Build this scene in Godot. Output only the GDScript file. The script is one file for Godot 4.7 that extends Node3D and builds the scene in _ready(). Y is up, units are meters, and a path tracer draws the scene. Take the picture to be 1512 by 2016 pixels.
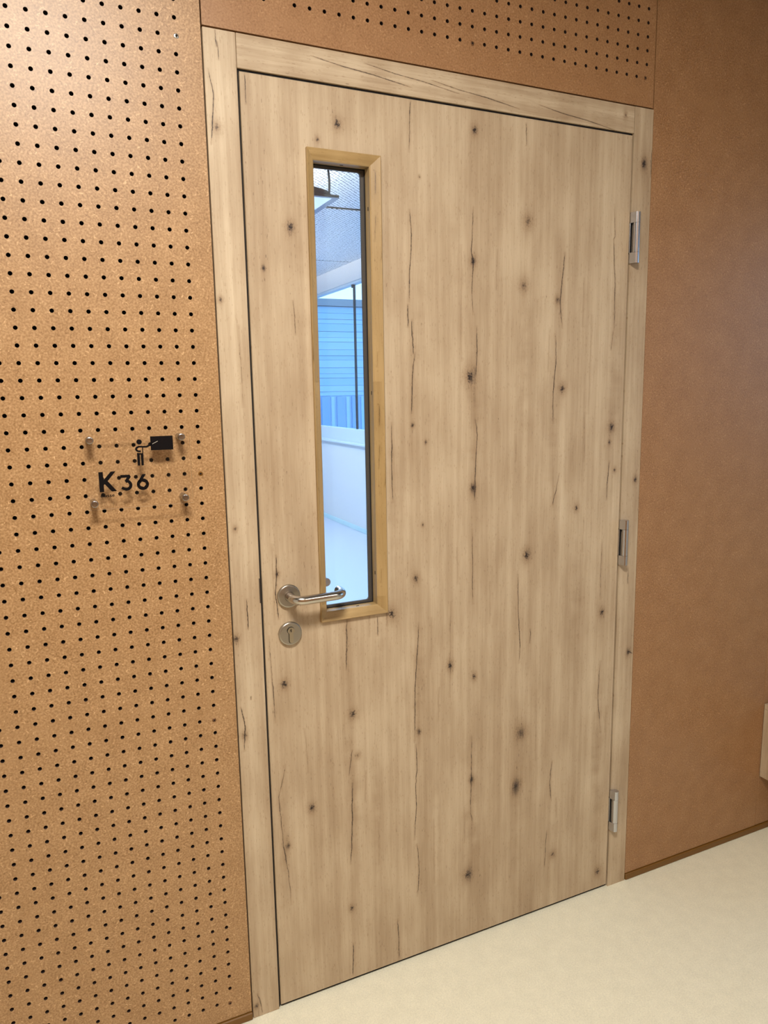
extends Node3D
# A school corridor wall of perforated fibreboard with an oak door, and the classroom behind the door's glass.
# x runs along the door wall, y up from the floor, z out of the wall towards the corridor.

const HOLE_PITCH := 0.032
const HOLE_R := 0.004

var rng := RandomNumberGenerator.new()
var uv_o := Vector2(0, 0)      # where the texture's top left corner lies on the wall
var uv_s := Vector2(1, 1)      # one over the size that the texture covers
var m := {}                    # materials


func _ready() -> void:
	# camera
	var cam := Camera3D.new()
	cam.name = "camera"
	cam.keep_aspect = Camera3D.KEEP_HEIGHT
	cam.fov = 69.3655
	cam.near = 0.02
	cam.far = 200.0
	cam.transform = Transform3D(Basis(Vector3(0.907157, -0.016715, 0.420460), Vector3(0.083852, 0.986352, -0.141701), Vector3(-0.412353, 0.163801, 0.896178)).orthonormalized(), Vector3(-0.29438, 1.48302, 1.55004))
	add_child(cam)
	cam.current = true
	# sky: pale blue daylight, seen through the classroom window
	var world := WorldEnvironment.new()
	world.name = "world"
	var env := Environment.new()
	var sky := Sky.new()
	var air := ProceduralSkyMaterial.new()
	air.sky_top_color = Color(0.50, 0.74, 0.98)
	air.sky_horizon_color = Color(0.72, 0.88, 1.0)
	air.ground_horizon_color = Color(0.60, 0.76, 0.92)
	air.ground_bottom_color = Color(0.40, 0.50, 0.60)
	air.sky_energy_multiplier = 1.45
	air.ground_energy_multiplier = 0.8
	sky.sky_material = air
	env.background_mode = Environment.BG_SKY
	env.sky = sky
	env.tonemap_mode = Environment.TONE_MAPPER_LINEAR
	env.tonemap_exposure = 1.05
	env.sdfgi_enabled = true
	env.ssao_enabled = true
	env.ssil_enabled = true
	world.environment = env
	add_child(world)
	# the lamps: corridor panels above and behind the camera, bluish pendants in the classroom
	make_materials()
	corridor_lamp(Vector3(-0.25, 2.75, 1.42), 7.6, "square recessed ceiling lamp just above and left of the door")
	corridor_lamp(Vector3(1.15, 2.75, 2.25), 1.0, "square recessed ceiling lamp by the opposite wall, right of the camera")
	pendant(Vector3(0.59, 2.45, -2.157), 4.0, 1.9, "white pendant lamp with dark top hanging nearest behind the door glass", true)
	pendant(Vector3(0.59, 2.45, -5.0), 4.2, 10.0, "unseen white pendant lamp with dark top, added deeper in the classroom for light", true)  # second pendant, out of view, added to light the classroom
	rooms()
	door_wall()
	door_frame()
	door()
	room_sign()
	bench()
	classroom_window()
	outside()


# ---------------------------------------------------------------- nodes

func numbered(called: String) -> String:
	if not has_node(NodePath(called)):
		return called
	var n := 1
	while has_node(NodePath("%s_%03d" % [called, n])):
		n += 1
	return "%s_%03d" % [called, n]


func tag(o: Node3D, label: String, category: String, kind := "", group := "") -> void:
	o.set_meta("label", label)
	o.set_meta("category", category)
	if kind:
		o.set_meta("kind", kind)
	if group:
		o.set_meta("group", group)


func thing(called: String, at: Vector3, label: String, category: String, kind := "", group := "") -> Node3D:
	var o := Node3D.new()
	o.name = numbered(called)
	add_child(o)
	o.position = at
	tag(o, label, category, kind, group)
	return o


func obj(called: String, mesh: Mesh, mat: Material, parent: Node3D = self, at := Vector3.ZERO) -> MeshInstance3D:
	var o := MeshInstance3D.new()
	var n := called
	var k := 1
	while parent.has_node(NodePath(n)):
		n = "%s_%03d" % [called, k]
		k += 1
	o.name = n
	o.mesh = mesh
	if mat:
		o.material_override = mat
	parent.add_child(o, true)
	o.position = at
	return o


# ---------------------------------------------------------------- shapes

func begin() -> SurfaceTool:
	var st := SurfaceTool.new()
	st.begin(Mesh.PRIMITIVE_TRIANGLES)
	return st


func vert(st: SurfaceTool, p: Vector3, n: Vector3) -> void:
	st.set_normal(n)
	st.set_uv(Vector2((p.x - uv_o.x) * uv_s.x, (uv_o.y - p.y) * uv_s.y))
	st.add_vertex(p)


func tri3(st: SurfaceTool, a: Vector3, b: Vector3, c: Vector3, na: Vector3, nb: Vector3, nc: Vector3) -> void:
	if (a - c).cross(a - b).dot(na + nb + nc) < 0.0:
		vert(st, a, na)
		vert(st, c, nc)
		vert(st, b, nb)
	else:
		vert(st, a, na)
		vert(st, b, nb)
		vert(st, c, nc)


func tri(st: SurfaceTool, a: Vector3, b: Vector3, c: Vector3, n: Vector3) -> void:
	tri3(st, a, b, c, n, n, n)


func quad(st: SurfaceTool, a: Vector3, b: Vector3, c: Vector3, d: Vector3, n: Vector3) -> void:
	tri(st, a, b, c, n)
	tri(st, a, c, d, n)


# a box from corner lo to corner hi with chamfered edges
func box(st: SurfaceTool, lo: Vector3, hi: Vector3, b := 0.0) -> void:
	var c := (lo + hi) * 0.5
	var h := (hi - lo) * 0.5
	for ax in 3:
		var u := (ax + 1) % 3
		var v := (ax + 2) % 3
		for s in [-1.0, 1.0]:
			var n := Vector3.ZERO
			n[ax] = s
			var q: Array[Vector3] = []
			for e in [[-1.0, -1.0], [1.0, -1.0], [1.0, 1.0], [-1.0, 1.0]]:
				var p := c
				p[ax] += s * h[ax]
				p[u] += e[0] * (h[u] - b)
				p[v] += e[1] * (h[v] - b)
				q.append(p)
			quad(st, q[0], q[1], q[2], q[3], n)
		if b > 0.0:
			for s in [-1.0, 1.0]:
				for t in [-1.0, 1.0]:
					var n := Vector3.ZERO
					n[u] = s
					n[v] = t
					var q: Array[Vector3] = []
					for e in [[-1.0, 0.0], [1.0, 0.0], [1.0, 1.0], [-1.0, 1.0]]:
						var p := c
						p[ax] += e[0] * (h[ax] - b)
						p[u] += s * (h[u] - b * e[1])
						p[v] += t * (h[v] - b * (1.0 - e[1]))
						q.append(p)
					quad(st, q[0], q[1], q[2], q[3], n.normalized())
	if b > 0.0:
		for sx in [-1.0, 1.0]:
			for sy in [-1.0, 1.0]:
				for sz in [-1.0, 1.0]:
					var s := Vector3(sx, sy, sz)
					var o := c + s * h
					tri(st, o - Vector3(0, sy * b, sz * b), o - Vector3(sx * b, 0, sz * b), o - Vector3(sx * b, sy * b, 0), s.normalized())


func box_mesh(lo: Vector3, hi: Vector3, b := 0.0) -> ArrayMesh:
	var st := begin()
	box(st, lo, hi, b)
	return st.commit()


# a flat outline in x and y pulled from z0 to z1
func extrude(st: SurfaceTool, poly: PackedVector2Array, z0: float, z1: float) -> void:
	var ids := Geometry2D.triangulate_polygon(poly)
	for i in range(0, ids.size(), 3):
		for z in [z0, z1]:
			var n := Vector3(0, 0, 1 if z == maxf(z0, z1) else -1)
			tri(st, Vector3(poly[ids[i]].x, poly[ids[i]].y, z), Vector3(poly[ids[i + 1]].x, poly[ids[i + 1]].y, z), Vector3(poly[ids[i + 2]].x, poly[ids[i + 2]].y, z), n)
	var turn := -1.0 if Geometry2D.is_polygon_clockwise(poly) else 1.0
	for i in poly.size():
		var a := poly[i]
		var b := poly[(i + 1) % poly.size()]
		var n := Vector3(b.y - a.y, a.x - b.x, 0).normalized() * turn
		quad(st, Vector3(a.x, a.y, z0), Vector3(b.x, b.y, z0), Vector3(b.x, b.y, z1), Vector3(a.x, a.y, z1), n)


# a round tube along a path
func tube(st: SurfaceTool, path: PackedVector3Array, r: float, sides := 20, dome := 0.0) -> void:
	var rings := []
	var norms := []
	var up := Vector3.UP
	var t0 := (path[1] - path[0]).normalized()
	if absf(t0.dot(up)) > 0.9:
		up = Vector3.RIGHT
	var nrm := (up - t0 * up.dot(t0)).normalized()
	for i in path.size():
		var t := (path[mini(i + 1, path.size() - 1)] - path[maxi(i - 1, 0)]).normalized()
		nrm = (nrm - t * nrm.dot(t)).normalized()
		var bin := t.cross(nrm)
		var ring := PackedVector3Array()
		var nn := PackedVector3Array()
		for k in sides:
			var a := TAU * k / sides
			var d := nrm * cos(a) + bin * sin(a)
			ring.append(path[i] + d * r)
			nn.append(d)
		rings.append(ring)
		norms.append(nn)
	for i in path.size() - 1:
		for k in sides:
			var k2 := (k + 1) % sides
			tri3(st, rings[i][k], rings[i][k2], rings[i + 1][k2], norms[i][k], norms[i][k2], norms[i + 1][k2])
			tri3(st, rings[i][k], rings[i + 1][k2], rings[i + 1][k], norms[i][k], norms[i + 1][k2], norms[i + 1][k])
	for e in [0, path.size() - 1]:
		var out := (path[0] - path[1]).normalized() if e == 0 else (path[e] - path[e - 1]).normalized()
		for k in sides:
			tri(st, path[e] + out * dome, rings[e][k], rings[e][(k + 1) % sides], out)


# a profile of (radius, z) turned about the z axis through (cx, cy)
func lathe(st: SurfaceTool, cx: float, cy: float, prof: PackedVector2Array, sides := 40) -> void:
	for i in prof.size() - 1:
		var a := prof[i]
		var b := prof[i + 1]
		var d := Vector2(b.y - a.y, a.x - b.x).normalized()
		for k in sides:
			var u := Vector2.from_angle(TAU * k / sides)
			var v := Vector2.from_angle(TAU * (k + 1) / sides)
			var nu := Vector3(u.x * d.x, u.y * d.x, d.y)
			var nv := Vector3(v.x * d.x, v.y * d.x, d.y)
			var p := Vector3(cx + u.x * a.x, cy + u.y * a.x, a.y)
			var q := Vector3(cx + v.x * a.x, cy + v.y * a.x, a.y)
			var r := Vector3(cx + v.x * b.x, cy + v.y * b.x, b.y)
			var s := Vector3(cx + u.x * b.x, cy + u.y * b.x, b.y)
			if a.x > 0.0:
				tri3(st, p, q, r, nu, nv, nv)
			if b.x > 0.0:
				tri3(st, p, r, s, nu, nv, nu)


func circle(cx: float, cy: float, r: float, n := 24) -> PackedVector2Array:
	var p := PackedVector2Array()
	for k in n:
		p.append(Vector2(cx, cy) + Vector2.from_angle(TAU * k / n) * r)
	return p


func arc(cx: float, cy: float, r: float, a0: float, a1: float, n := 12) -> PackedVector2Array:
	var p := PackedVector2Array()
	for k in n + 1:
		p.append(Vector2(cx, cy) + Vector2.from_angle(deg_to_rad(lerpf(a0, a1, float(k) / n))) * r)
	return p


func rounded_rect(x0: float, y0: float, x1: float, y1: float, r: float, n := 6) -> PackedVector2Array:
	var p := PackedVector2Array()
	p.append_array(arc(x1 - r, y1 - r, r, 0, 90, n))
	p.append_array(arc(x0 + r, y1 - r, r, 90, 180, n))
	p.append_array(arc(x0 + r, y0 + r, r, 180, 270, n))
	p.append_array(arc(x1 - r, y0 + r, r, 270, 360, n))
	return p


# a rectangular board with square-grid drilled holes right through it
func perforated(x0: float, x1: float, y0: float, y1: float, hx: float, columns: int, hy: float, rows: int, plugged: Dictionary, thick: float, face: Material) -> ArrayMesh:
	var st := begin()
	var bore := begin()      # the drilled walls of the holes, with their shade in the colour
	var front := Vector3(0, 0, 1)
	var p := HOLE_PITCH
	var gx0 := hx - p * 0.5
	var gx1 := hx + p * (columns - 0.5)
	var gy0 := hy - p * 0.5
	var gy1 := hy + p * (rows - 0.5)
	var rect := func(a: float, b: float, c: float, d: float) -> void:
		quad(st, Vector3(a, c, 0), Vector3(b, c, 0), Vector3(b, d, 0), Vector3(a, d, 0), front)
	rect.call(x0, x1, y0, gy0)
	rect.call(x0, x1, gy1, y1)
	rect.call(x0, gx0, gy0, gy1)
	rect.call(gx1, x1, gy0, gy1)
	var dirs := PackedVector2Array()
	var edge := PackedVector2Array()
	for k in 16:
		var d := Vector2.from_angle(TAU * k / 16.0)
		dirs.append(d)
		edge.append(d * (p * 0.5 / maxf(absf(d.x), absf(d.y))))
	for i in columns:
		for j in rows:
			var c := Vector2(hx + p * i, hy + p * j)
			if plugged.has(Vector2i(i, j)):
				rect.call(c.x - p * 0.5, c.x + p * 0.5, c.y - p * 0.5, c.y + p * 0.5)
				continue
			for k in 16:
				var l := (k + 1) % 16
				var a := Vector3(c.x + dirs[k].x * HOLE_R, c.y + dirs[k].y * HOLE_R, 0)
				var b := Vector3(c.x + dirs[l].x * HOLE_R, c.y + dirs[l].y * HOLE_R, 0)
				quad(st, a, b, Vector3(c.x + edge[l].x, c.y + edge[l].y, 0), Vector3(c.x + edge[k].x, c.y + edge[k].y, 0), front)
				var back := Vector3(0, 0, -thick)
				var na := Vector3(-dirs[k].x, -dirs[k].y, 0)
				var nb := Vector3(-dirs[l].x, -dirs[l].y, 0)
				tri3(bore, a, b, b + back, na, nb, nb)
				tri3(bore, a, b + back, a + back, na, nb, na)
	var e := -thick
	quad(st, Vector3(x0, y0, 0), Vector3(x1, y0, 0), Vector3(x1, y0, e), Vector3(x0, y0, e), Vector3.DOWN)
	quad(st, Vector3(x0, y1, 0), Vector3(x1, y1, 0), Vector3(x1, y1, e), Vector3(x0, y1, e), Vector3.UP)
	quad(st, Vector3(x0, y0, 0), Vector3(x0, y1, 0), Vector3(x0, y1, e), Vector3(x0, y0, e), Vector3.LEFT)
	quad(st, Vector3(x1, y0, 0), Vector3(x1, y1, 0), Vector3(x1, y1, e), Vector3(x1, y0, e), Vector3.RIGHT)
	st.set_material(face)
	var mesh := st.commit()
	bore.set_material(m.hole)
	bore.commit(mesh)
	return mesh


# ---------------------------------------------------------------- materials

func plain(c: Color, rough: float, metal := 0.0) -> StandardMaterial3D:
	var t := StandardMaterial3D.new()
	t.albedo_color = c
	t.roughness = rough
	t.metallic = metal
	return t


func textured(im: Image, rough: float) -> StandardMaterial3D:
	var t := StandardMaterial3D.new()
	t.albedo_texture = ImageTexture.create_from_image(im)
	t.roughness = rough
	return t


func world_mapped(im: Image, rough: float, covers: Vector3) -> StandardMaterial3D:
	var t := textured(im, rough)
	t.uv1_triplanar = true
	t.uv1_world_triplanar = true
	t.uv1_triplanar_sharpness = 8.0
	t.uv1_scale = Vector3.ONE / covers
	return t


func noise_bytes(w: int, h: int, freq: float, seed_: int, from_w := 0, from_h := 0, octaves := 3) -> PackedByteArray:
	var n := FastNoiseLite.new()
	n.seed = seed_
	n.frequency = freq
	n.fractal_octaves = octaves
	var im := n.get_image(from_w if from_w else w, from_h if from_h else h)
	im.convert(Image.FORMAT_L8)
	if from_w or from_h:
		im.resize(w, h, Image.INTERPOLATE_CUBIC)
	return im.get_data()


# fibreboard: warm brown, felted, with pale and dark splinters
func board_image(w: int, h: int, seed_: int, light: Color, dark: Color, pale_n: int, dark_n: int) -> Image:
	rng.seed = seed_
	var n := FastNoiseLite.new()
	n.seed = seed_
	n.frequency = 0.16
	n.fractal_octaves = 3
	var grain := n.get_seamless_image(w, h)
	grain.convert(Image.FORMAT_L8)
	var a := grain.get_data()
	n.frequency = 0.022
	n.seed = seed_ + 1
	var cloud := n.get_seamless_image(w / 2, h / 2)
	cloud.convert(Image.FORMAT_L8)
	cloud.resize(w, h)
	var b := cloud.get_data()
	var t := PackedFloat32Array()
	t.resize(w * h)
	for i in w * h:
		t[i] = 0.5 + (a[i] - 128) * 0.0027 + (b[i] - 128) * 0.0007
	for k in pale_n + dark_n:
		var pale := k < pale_n
		var p := Vector2(rng.randf() * w, rng.randf() * h)
		var ang := rng.randf() * TAU
		var len_ := rng.randf_range(2.5, 8.0)
		var d := Vector2.from_angle(ang)
		var s := rng.randf_range(0.3, 1.0) if pale else -rng.randf_range(0.3, 1.0)
		if rng.randf() > 0.12:
			s *= 0.55
		for q in int(len_ * 1.5):
			d = d.rotated(rng.randf_range(-0.25, 0.25))
			p += d * 0.7
			var x := posmod(int(p.x), w)
			var y := posmod(int(p.y), h)
			t[y * w + x] += s * 0.6
			if pale:
				t[y * w + (x + 1) % w] += s * 0.2
	var out := PackedByteArray()
	out.resize(w * h * 3)
	for i in w * h:
		var v := clampf(t[i], 0.0, 1.25)
		out[i * 3] = int(clampf(lerpf(dark.r, light.r, v), 0, 1) * 255)
		out[i * 3 + 1] = int(clampf(lerpf(dark.g, light.g, v), 0, 1) * 255)
		out[i * 3 + 2] = int(clampf(lerpf(dark.b, light.b, v), 0, 1) * 255)
	return Image.create_from_data(w, h, false, Image.FORMAT_RGB8, out)


# ---- knotty oak laminate, drawn in metres on the wall

var wd := PackedFloat32Array()
var ww := 0
var wh := 0
var wo := Vector2.ZERO   # top left corner on the wall
var wk := 0.0            # pixels for each metre


func wood_begin(w: int, h: int, x0: float, y1: float, per_metre: float, seed_: int, across := false) -> void:
	ww = w
	wh = h
	wo = Vector2(x0, y1)
	wk = per_metre
	rng.seed = seed_
	var bands: PackedByteArray
	var fibre: PackedByteArray
	var soft: PackedByteArray
	var cloud := noise_bytes(w, h, 0.05, seed_ + 3, maxi(w / 6, 8), maxi(h / 14, 8))
	if across:
		bands = noise_bytes(w, h, 0.035, seed_, maxi(w / 60, 4), h)
		fibre = noise_bytes(w, h, 0.32, seed_ + 1, maxi(w / 22, 4), h)
		soft = noise_bytes(w, h, 0.09, seed_ + 2, maxi(w / 40, 4), h)
	else:
		bands = noise_bytes(w, h, 0.016, seed_, w, maxi(h / 90, 4))
		fibre = noise_bytes(w, h, 0.32, seed_ + 1, w, maxi(h / 22, 4))
		soft = noise_bytes(w, h, 0.07, seed_ + 2, w, maxi(h / 45, 4))
	wd = PackedFloat32Array()
	wd.resize(w * h)
	for i in w * h:
		wd[i] = 0.24 + (bands[i] - 128) * 0.0009 + (fibre[i] - 128) * 0.0005 + (soft[i] - 128) * 0.0006 + (cloud[i] - 128) * 0.0009
	# open pores: short dark dashes along the grain
	for k in int(w * h / 90.0):
		var x := rng.randi() % w
		var y := rng.randi() % h
		var s := 0.04 + 0.20 * pow(rng.randf(), 2.0)
		for q in rng.randi_range(1, 7):
			var px := mini(x + (q if across else 0), w - 1)
			var py := mini(y + (0 if across else q), h - 1)
			wd[py * w + px] += s


func knot(x: float, y: float, r: float, hard := 1.0) -> void:
	var cx := (x - wo.x) * wk
	var cy := (wo.y - y) * wk
	var pr := r * wk
	var lean := rng.randf_range(-0.5, 0.5)
	var n := FastNoiseLite.new()
	n.seed = rng.randi() % 9999
	n.frequency = 0.16
	for j in range(maxi(0, int(cy - pr * 9)), mini(wh, int(cy + pr * 9))):
		for i in range(maxi(0, int(cx - pr * 4)), mini(ww, int(cx + pr * 4))):
			var dy := j - cy
			var dx := i - cx - dy * lean * 0.12
			var g := n.get_noise_2d(i, j)
			var d := sqrt(dx * dx + dy * dy / 1.9) / pr + g * 0.75
			var t := 0.30 * exp(-d * d * 0.8)
			t += 0.13 * exp(-(dx * dx) / (pr * pr * 1.1)) * exp(-absf(dy) / (pr * 3.2)) * (0.6 + g)
			if d < 0.36:
				t += 0.42 * hard * (1.0 - d / 0.36 * 0.7)
			wd[j * ww + i] += t
	# a few cracks that leave the knot
	for k in 3:
		var p := Vector2(cx, cy)
		var dir := Vector2.from_angle(rng.randf() * TAU)
		for q in int(pr * 0.9):
			dir = dir.rotated(rng.randf_range(-0.4, 0.4))
			p += dir
			soak(p, 0.20 * hard)


func soak(p: Vector2, s: float) -> void:
	var x := int(floor(p.x))
	var y := int(floor(p.y))
	if x < 1 or y < 0 or x >= ww - 1 or y >= wh - 1:
		return
	var f := p.x - x
	var g := p.y - y
	wd[y * ww + x] += s * (1.0 - f) * (1.0 - g)
	wd[y * ww + x + 1] += s * f * (1.0 - g)
	wd[(y + 1) * ww + x] += s * (1.0 - f) * g
	wd[(y + 1) * ww + x + 1] += s * f * g


# a drying crack through the given points, x and y in turn
func crack(pts: Array, strength := 0.7) -> void:
	var line := Curve2D.new()
	for k in range(0, pts.size(), 2):
		line.add_point(Vector2((pts[k] - wo.x) * wk, (wo.y - pts[k + 1]) * wk))
	var whole := line.get_baked_length()
	var wob := 0.0
	var bite := 0.8
	var at := 0.0
	while at < whole:
		var p := line.sample_baked(at)
		wob = clampf(wob + rng.randf_range(-0.18, 0.18), -1.6, 1.6)
		bite = clampf(bite + rng.randf_range(-0.12, 0.12), 0.45, 1.0)
		p.x += wob
		var f := at / whole
		var s := 0.86 * strength * clampf(minf(f, 1.0 - f) * 9.0, 0.15, 1.0) * bite
		soak(p, s)
		if f > 0.2 and f < 0.8:
			soak(p + Vector2(0.6, 0), s * 0.35)
		for q in range(-7, 8):
			soak(p + Vector2(q, 0), 0.034 * exp(-q * q / 14.0))
		at += 0.5


# a soft brown streak along the grain
func streak(x: float, y1: float, y0: float, half: float, s: float) -> void:
	var cx := (x - wo.x) * wk
	var j1 := (wo.y - y1) * wk
	var j0 := (wo.y - y0) * wk
	var hw := half * wk
	var n := FastNoiseLite.new()
	n.seed = int(x * 1000.0)
	n.frequency = 0.006
	for j in range(maxi(0, int(j1)), mini(wh, int(j0))):
		var f := (j - j1) / (j0 - j1)
		var mid := cx + n.get_noise_1d(j) * hw * 1.5
		var k := s * sin(f * PI) * (0.75 + n.get_noise_1d(j * 3.0))
		for i in range(maxi(0, int(mid - hw * 2.5)), mini(ww, int(mid + hw * 2.5))):
			var d := (i - mid) / hw
			wd[j * ww + i] += k * exp(-d * d)


func wood_end(light: Color, mid: Color, dark: Color) -> Image:
	var out := PackedByteArray()
	out.resize(ww * wh * 3)
	for i in ww * wh:
		var v := clampf(wd[i], 0.0, 1.0)
		var c := light.lerp(mid, v / 0.5) if v < 0.5 else mid.lerp(dark, (v - 0.5) * 2.0)
		out[i * 3] = int(c.r * 255)
		out[i * 3 + 1] = int(c.g * 255)
		out[i * 3 + 2] = int(c.b * 255)
	return Image.create_from_data(ww, wh, false, Image.FORMAT_RGB8, out)


const OAK_LIGHT := Color(0.785, 0.708, 0.596)
const OAK_MID := Color(0.610, 0.512, 0.398)
const OAK_DARK := Color(0.160, 0.110, 0.085)


func leaf_image() -> Image:
	wood_begin(976, 2025, 0.1208, 2.1063, 965.0, 41)
	for k in [[0.326, 2.035, 0.010], [0.662, 2.063, 0.009], [0.215, 1.820, 0.010], [0.659, 1.776, 0.009], [0.651, 1.508, 0.016], [0.927, 1.477, 0.011], [1.093, 1.374, 0.011], [0.823, 1.052, 0.015]]:
		knot(k[0], k[1], k[2])
	for k in [[0.981, 1.163, 0.008], [0.433, 0.951, 0.013], [1.080, 0.861, 0.010], [0.595, 0.792, 0.011], [0.666, 0.749, 0.008], [0.161, 0.824, 0.010], [0.328, 0.717, 0.011], [0.216, 0.504, 0.010]]:
		knot(k[0], k[1], k[2])
	for k in [[0.659, 0.465, 0.008], [0.928, 0.168, 0.010], [0.647, 0.192, 0.014], [1.095, 0.061, 0.012], [0.311, 0.206, 0.007], [1.108, 1.257, 0.006], [0.155, 1.083, 0.006], [0.153, 1.735, 0.004]]:
		knot(k[0], k[1], k[2], 0.8)
	for k in [[0.814, 1.877, 0.016], [0.803, 1.726, 0.013], [0.813, 0.562, 0.017], [0.799, 0.410, 0.015], [0.905, 1.696, 0.008], [0.505, 0.634, 0.006], [0.337, 0.609, 0.007], [0.156, 0.423, 0.005]]:
		knot(k[0], k[1], k[2], 0.35)
	for k in [[0.496, 1.399, 0.005], [0.530, 1.358, 0.004], [0.519, 1.949, 0.003], [1.087, 1.333, 0.005], [0.280, 1.999, 0.005], [0.520, 1.160, 0.004], [0.660, 1.240, 0.008], [0.500, 1.030, 0.009]]:
		knot(k[0], k[1], k[2], 0.6)
	crack([0.499, 2.106, 0.496, 2.050, 0.494, 1.996], 0.5)
	crack([0.493, 1.879, 0.497, 1.826, 0.493, 1.764, 0.489, 1.677])
	crack([0.487, 1.674, 0.486, 1.620])
	crack([0.497, 1.641, 0.499, 1.561])
	crack([0.504, 1.567, 0.498, 1.518, 0.495, 1.425], 0.6)
	crack([0.660, 1.898, 0.655, 1.825, 0.653, 1.802, 0.659, 1.776, 0.657, 1.711, 0.661, 1.653], 0.5)
	crack([0.670, 1.630, 0.672, 1.558, 0.669, 1.511], 0.5)
	crack([0.667, 1.407, 0.671, 1.370, 0.669, 1.340, 0.666, 1.265, 0.665, 1.208], 0.5)
	crack([0.925, 1.813, 0.919, 1.733, 0.915, 1.696, 0.917, 1.665, 0.923, 1.626])
	crack([0.900, 1.615, 0.904, 1.559, 0.898, 1.458, 0.899, 1.387], 0.55)
	crack([1.077, 1.939, 1.082, 1.859, 1.077, 1.853, 1.088, 1.740, 1.089, 1.625], 0.5)
	crack([1.087, 1.625, 1.082, 1.573], 0.4)
	crack([0.441, 1.409, 0.441, 1.327, 0.442, 1.219], 0.6)
	crack([0.923, 1.261, 0.914, 1.215, 0.902, 1.176], 0.5)
	crack([1.089, 1.285, 1.085, 1.224, 1.085, 1.175], 0.6)
	crack([0.804, 2.097, 0.807, 2.045], 0.6)
	crack([0.507, 0.919, 0.500, 0.822, 0.494, 0.744, 0.491, 0.610], 0.55)
	crack([0.496, 0.602, 0.497, 0.530, 0.493, 0.487, 0.494, 0.428, 0.488, 0.339], 0.7)
	crack([0.496, 0.329, 0.501, 0.244, 0.496, 0.177], 0.6)
	crack([0.321, 0.542, 0.319, 0.432, 0.311, 0.325], 0.6)
	crack([0.323, 0.628, 0.314, 0.561], 0.4)
	crack([0.313, 0.109, 0.309, 0.015], 0.6)
	crack([0.318, 0.956, 0.315, 0.904, 0.312, 0.830], 0.5)
	crack([0.396, 0.952, 0.397, 0.900], 0.5)
	crack([0.157, 0.631, 0.146, 0.587, 0.135, 0.552, 0.139, 0.487, 0.143, 0.425, 0.153, 0.360, 0.157, 0.266], 0.35)
	crack([0.798, 1.005, 0.801, 0.909, 0.807, 0.812, 0.805, 0.760], 0.6)
	crack([0.839, 0.852, 0.839, 0.808], 0.5)
	crack([0.920, 0.458, 0.913, 0.395, 0.921, 0.337], 0.6)
	crack([1.079, 0.721, 1.077, 0.617, 1.087, 0.501], 0.5)
	crack([0.906, 0.250, 0.900, 0.135], 0.45)
	crack([0.658, 0.588, 0.656, 0.460, 0.656, 0.368, 0.664, 0.332], 0.4)
	crack([0.438, 0.134, 0.441, 0.015], 0.5)
	crack([0.154, 1.127, 0.154, 1.071, 0.150, 1.041, 0.153, 1.002, 0.155, 0.977], 0.75)
	crack([0.131, 0.945, 0.132, 0.880, 0.135, 0.800, 0.137, 0.735], 0.45)
	crack([0.131, 2.105, 0.130, 2.046], 0.5)
	crack([0.214, 1.673, 0.216, 1.599], 0.3)
	crack([0.416, 1.950, 0.416, 1.799, 0.417, 1.625], 0.2)
	crack([1.072, 1.070, 1.070, 0.986, 1.072, 0.899], 0.35)
	crack([0.658, 1.138, 0.660, 1.040, 0.662, 0.942], 0.35)
	for k in [[0.668, 1.70, 1.10, 0.016, 0.13], [0.812, 1.74, 1.30, 0.014, 0.13], [1.092, 1.80, 1.10, 0.018, 0.12], [0.905, 1.66, 1.05, 0.016, 0.10], [0.318, 0.76, 0.25, 0.016, 0.15], [0.503, 1.05, 0.55, 0.014, 0.13]]:
		streak(k[0], k[1], k[2], k[3], k[4])
	for k in [[0.660, 0.66, 0.08, 0.016, 0.14], [0.806, 0.62, 0.12, 0.014, 0.11], [0.145, 0.66, 0.18, 0.010, 0.12], [0.385, 0.66, 0.25, 0.010, 0.12], [0.400, 0.98, 0.70, 0.014, 0.08], [1.086, 0.76, 0.04, 0.018, 0.13]]:
		streak(k[0], k[1], k[2], k[3], k[4])
	for k in [[0.440, 1.46, 0.90, 0.020, 0.09], [0.930, 0.52, 0.10, 0.016, 0.09], [0.520, 1.95, 1.35, 0.022, 0.07], [0.620, 2.10, 1.70, 0.020, 0.08], [0.240, 2.05, 1.40, 0.020, 0.06], [0.560, 0.60, 0.05, 0.012, 0.08], [0.985, 1.15, 0.60, 0.018, 0.09]]:
		streak(k[0], k[1], k[2], k[3], k[4])
	# paler, straight joints between the printed planks
	for k in 26:
		var x := rng.randf_range(0.14, 1.12)
		var y := rng.randf_range(0.3, 2.0)
		crack([x, y, x + rng.randf_range(-0.004, 0.004), y - rng.randf_range(0.06, 0.28)], 0.13)
	return wood_end(OAK_LIGHT, OAK_MID, OAK_DARK)


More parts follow.
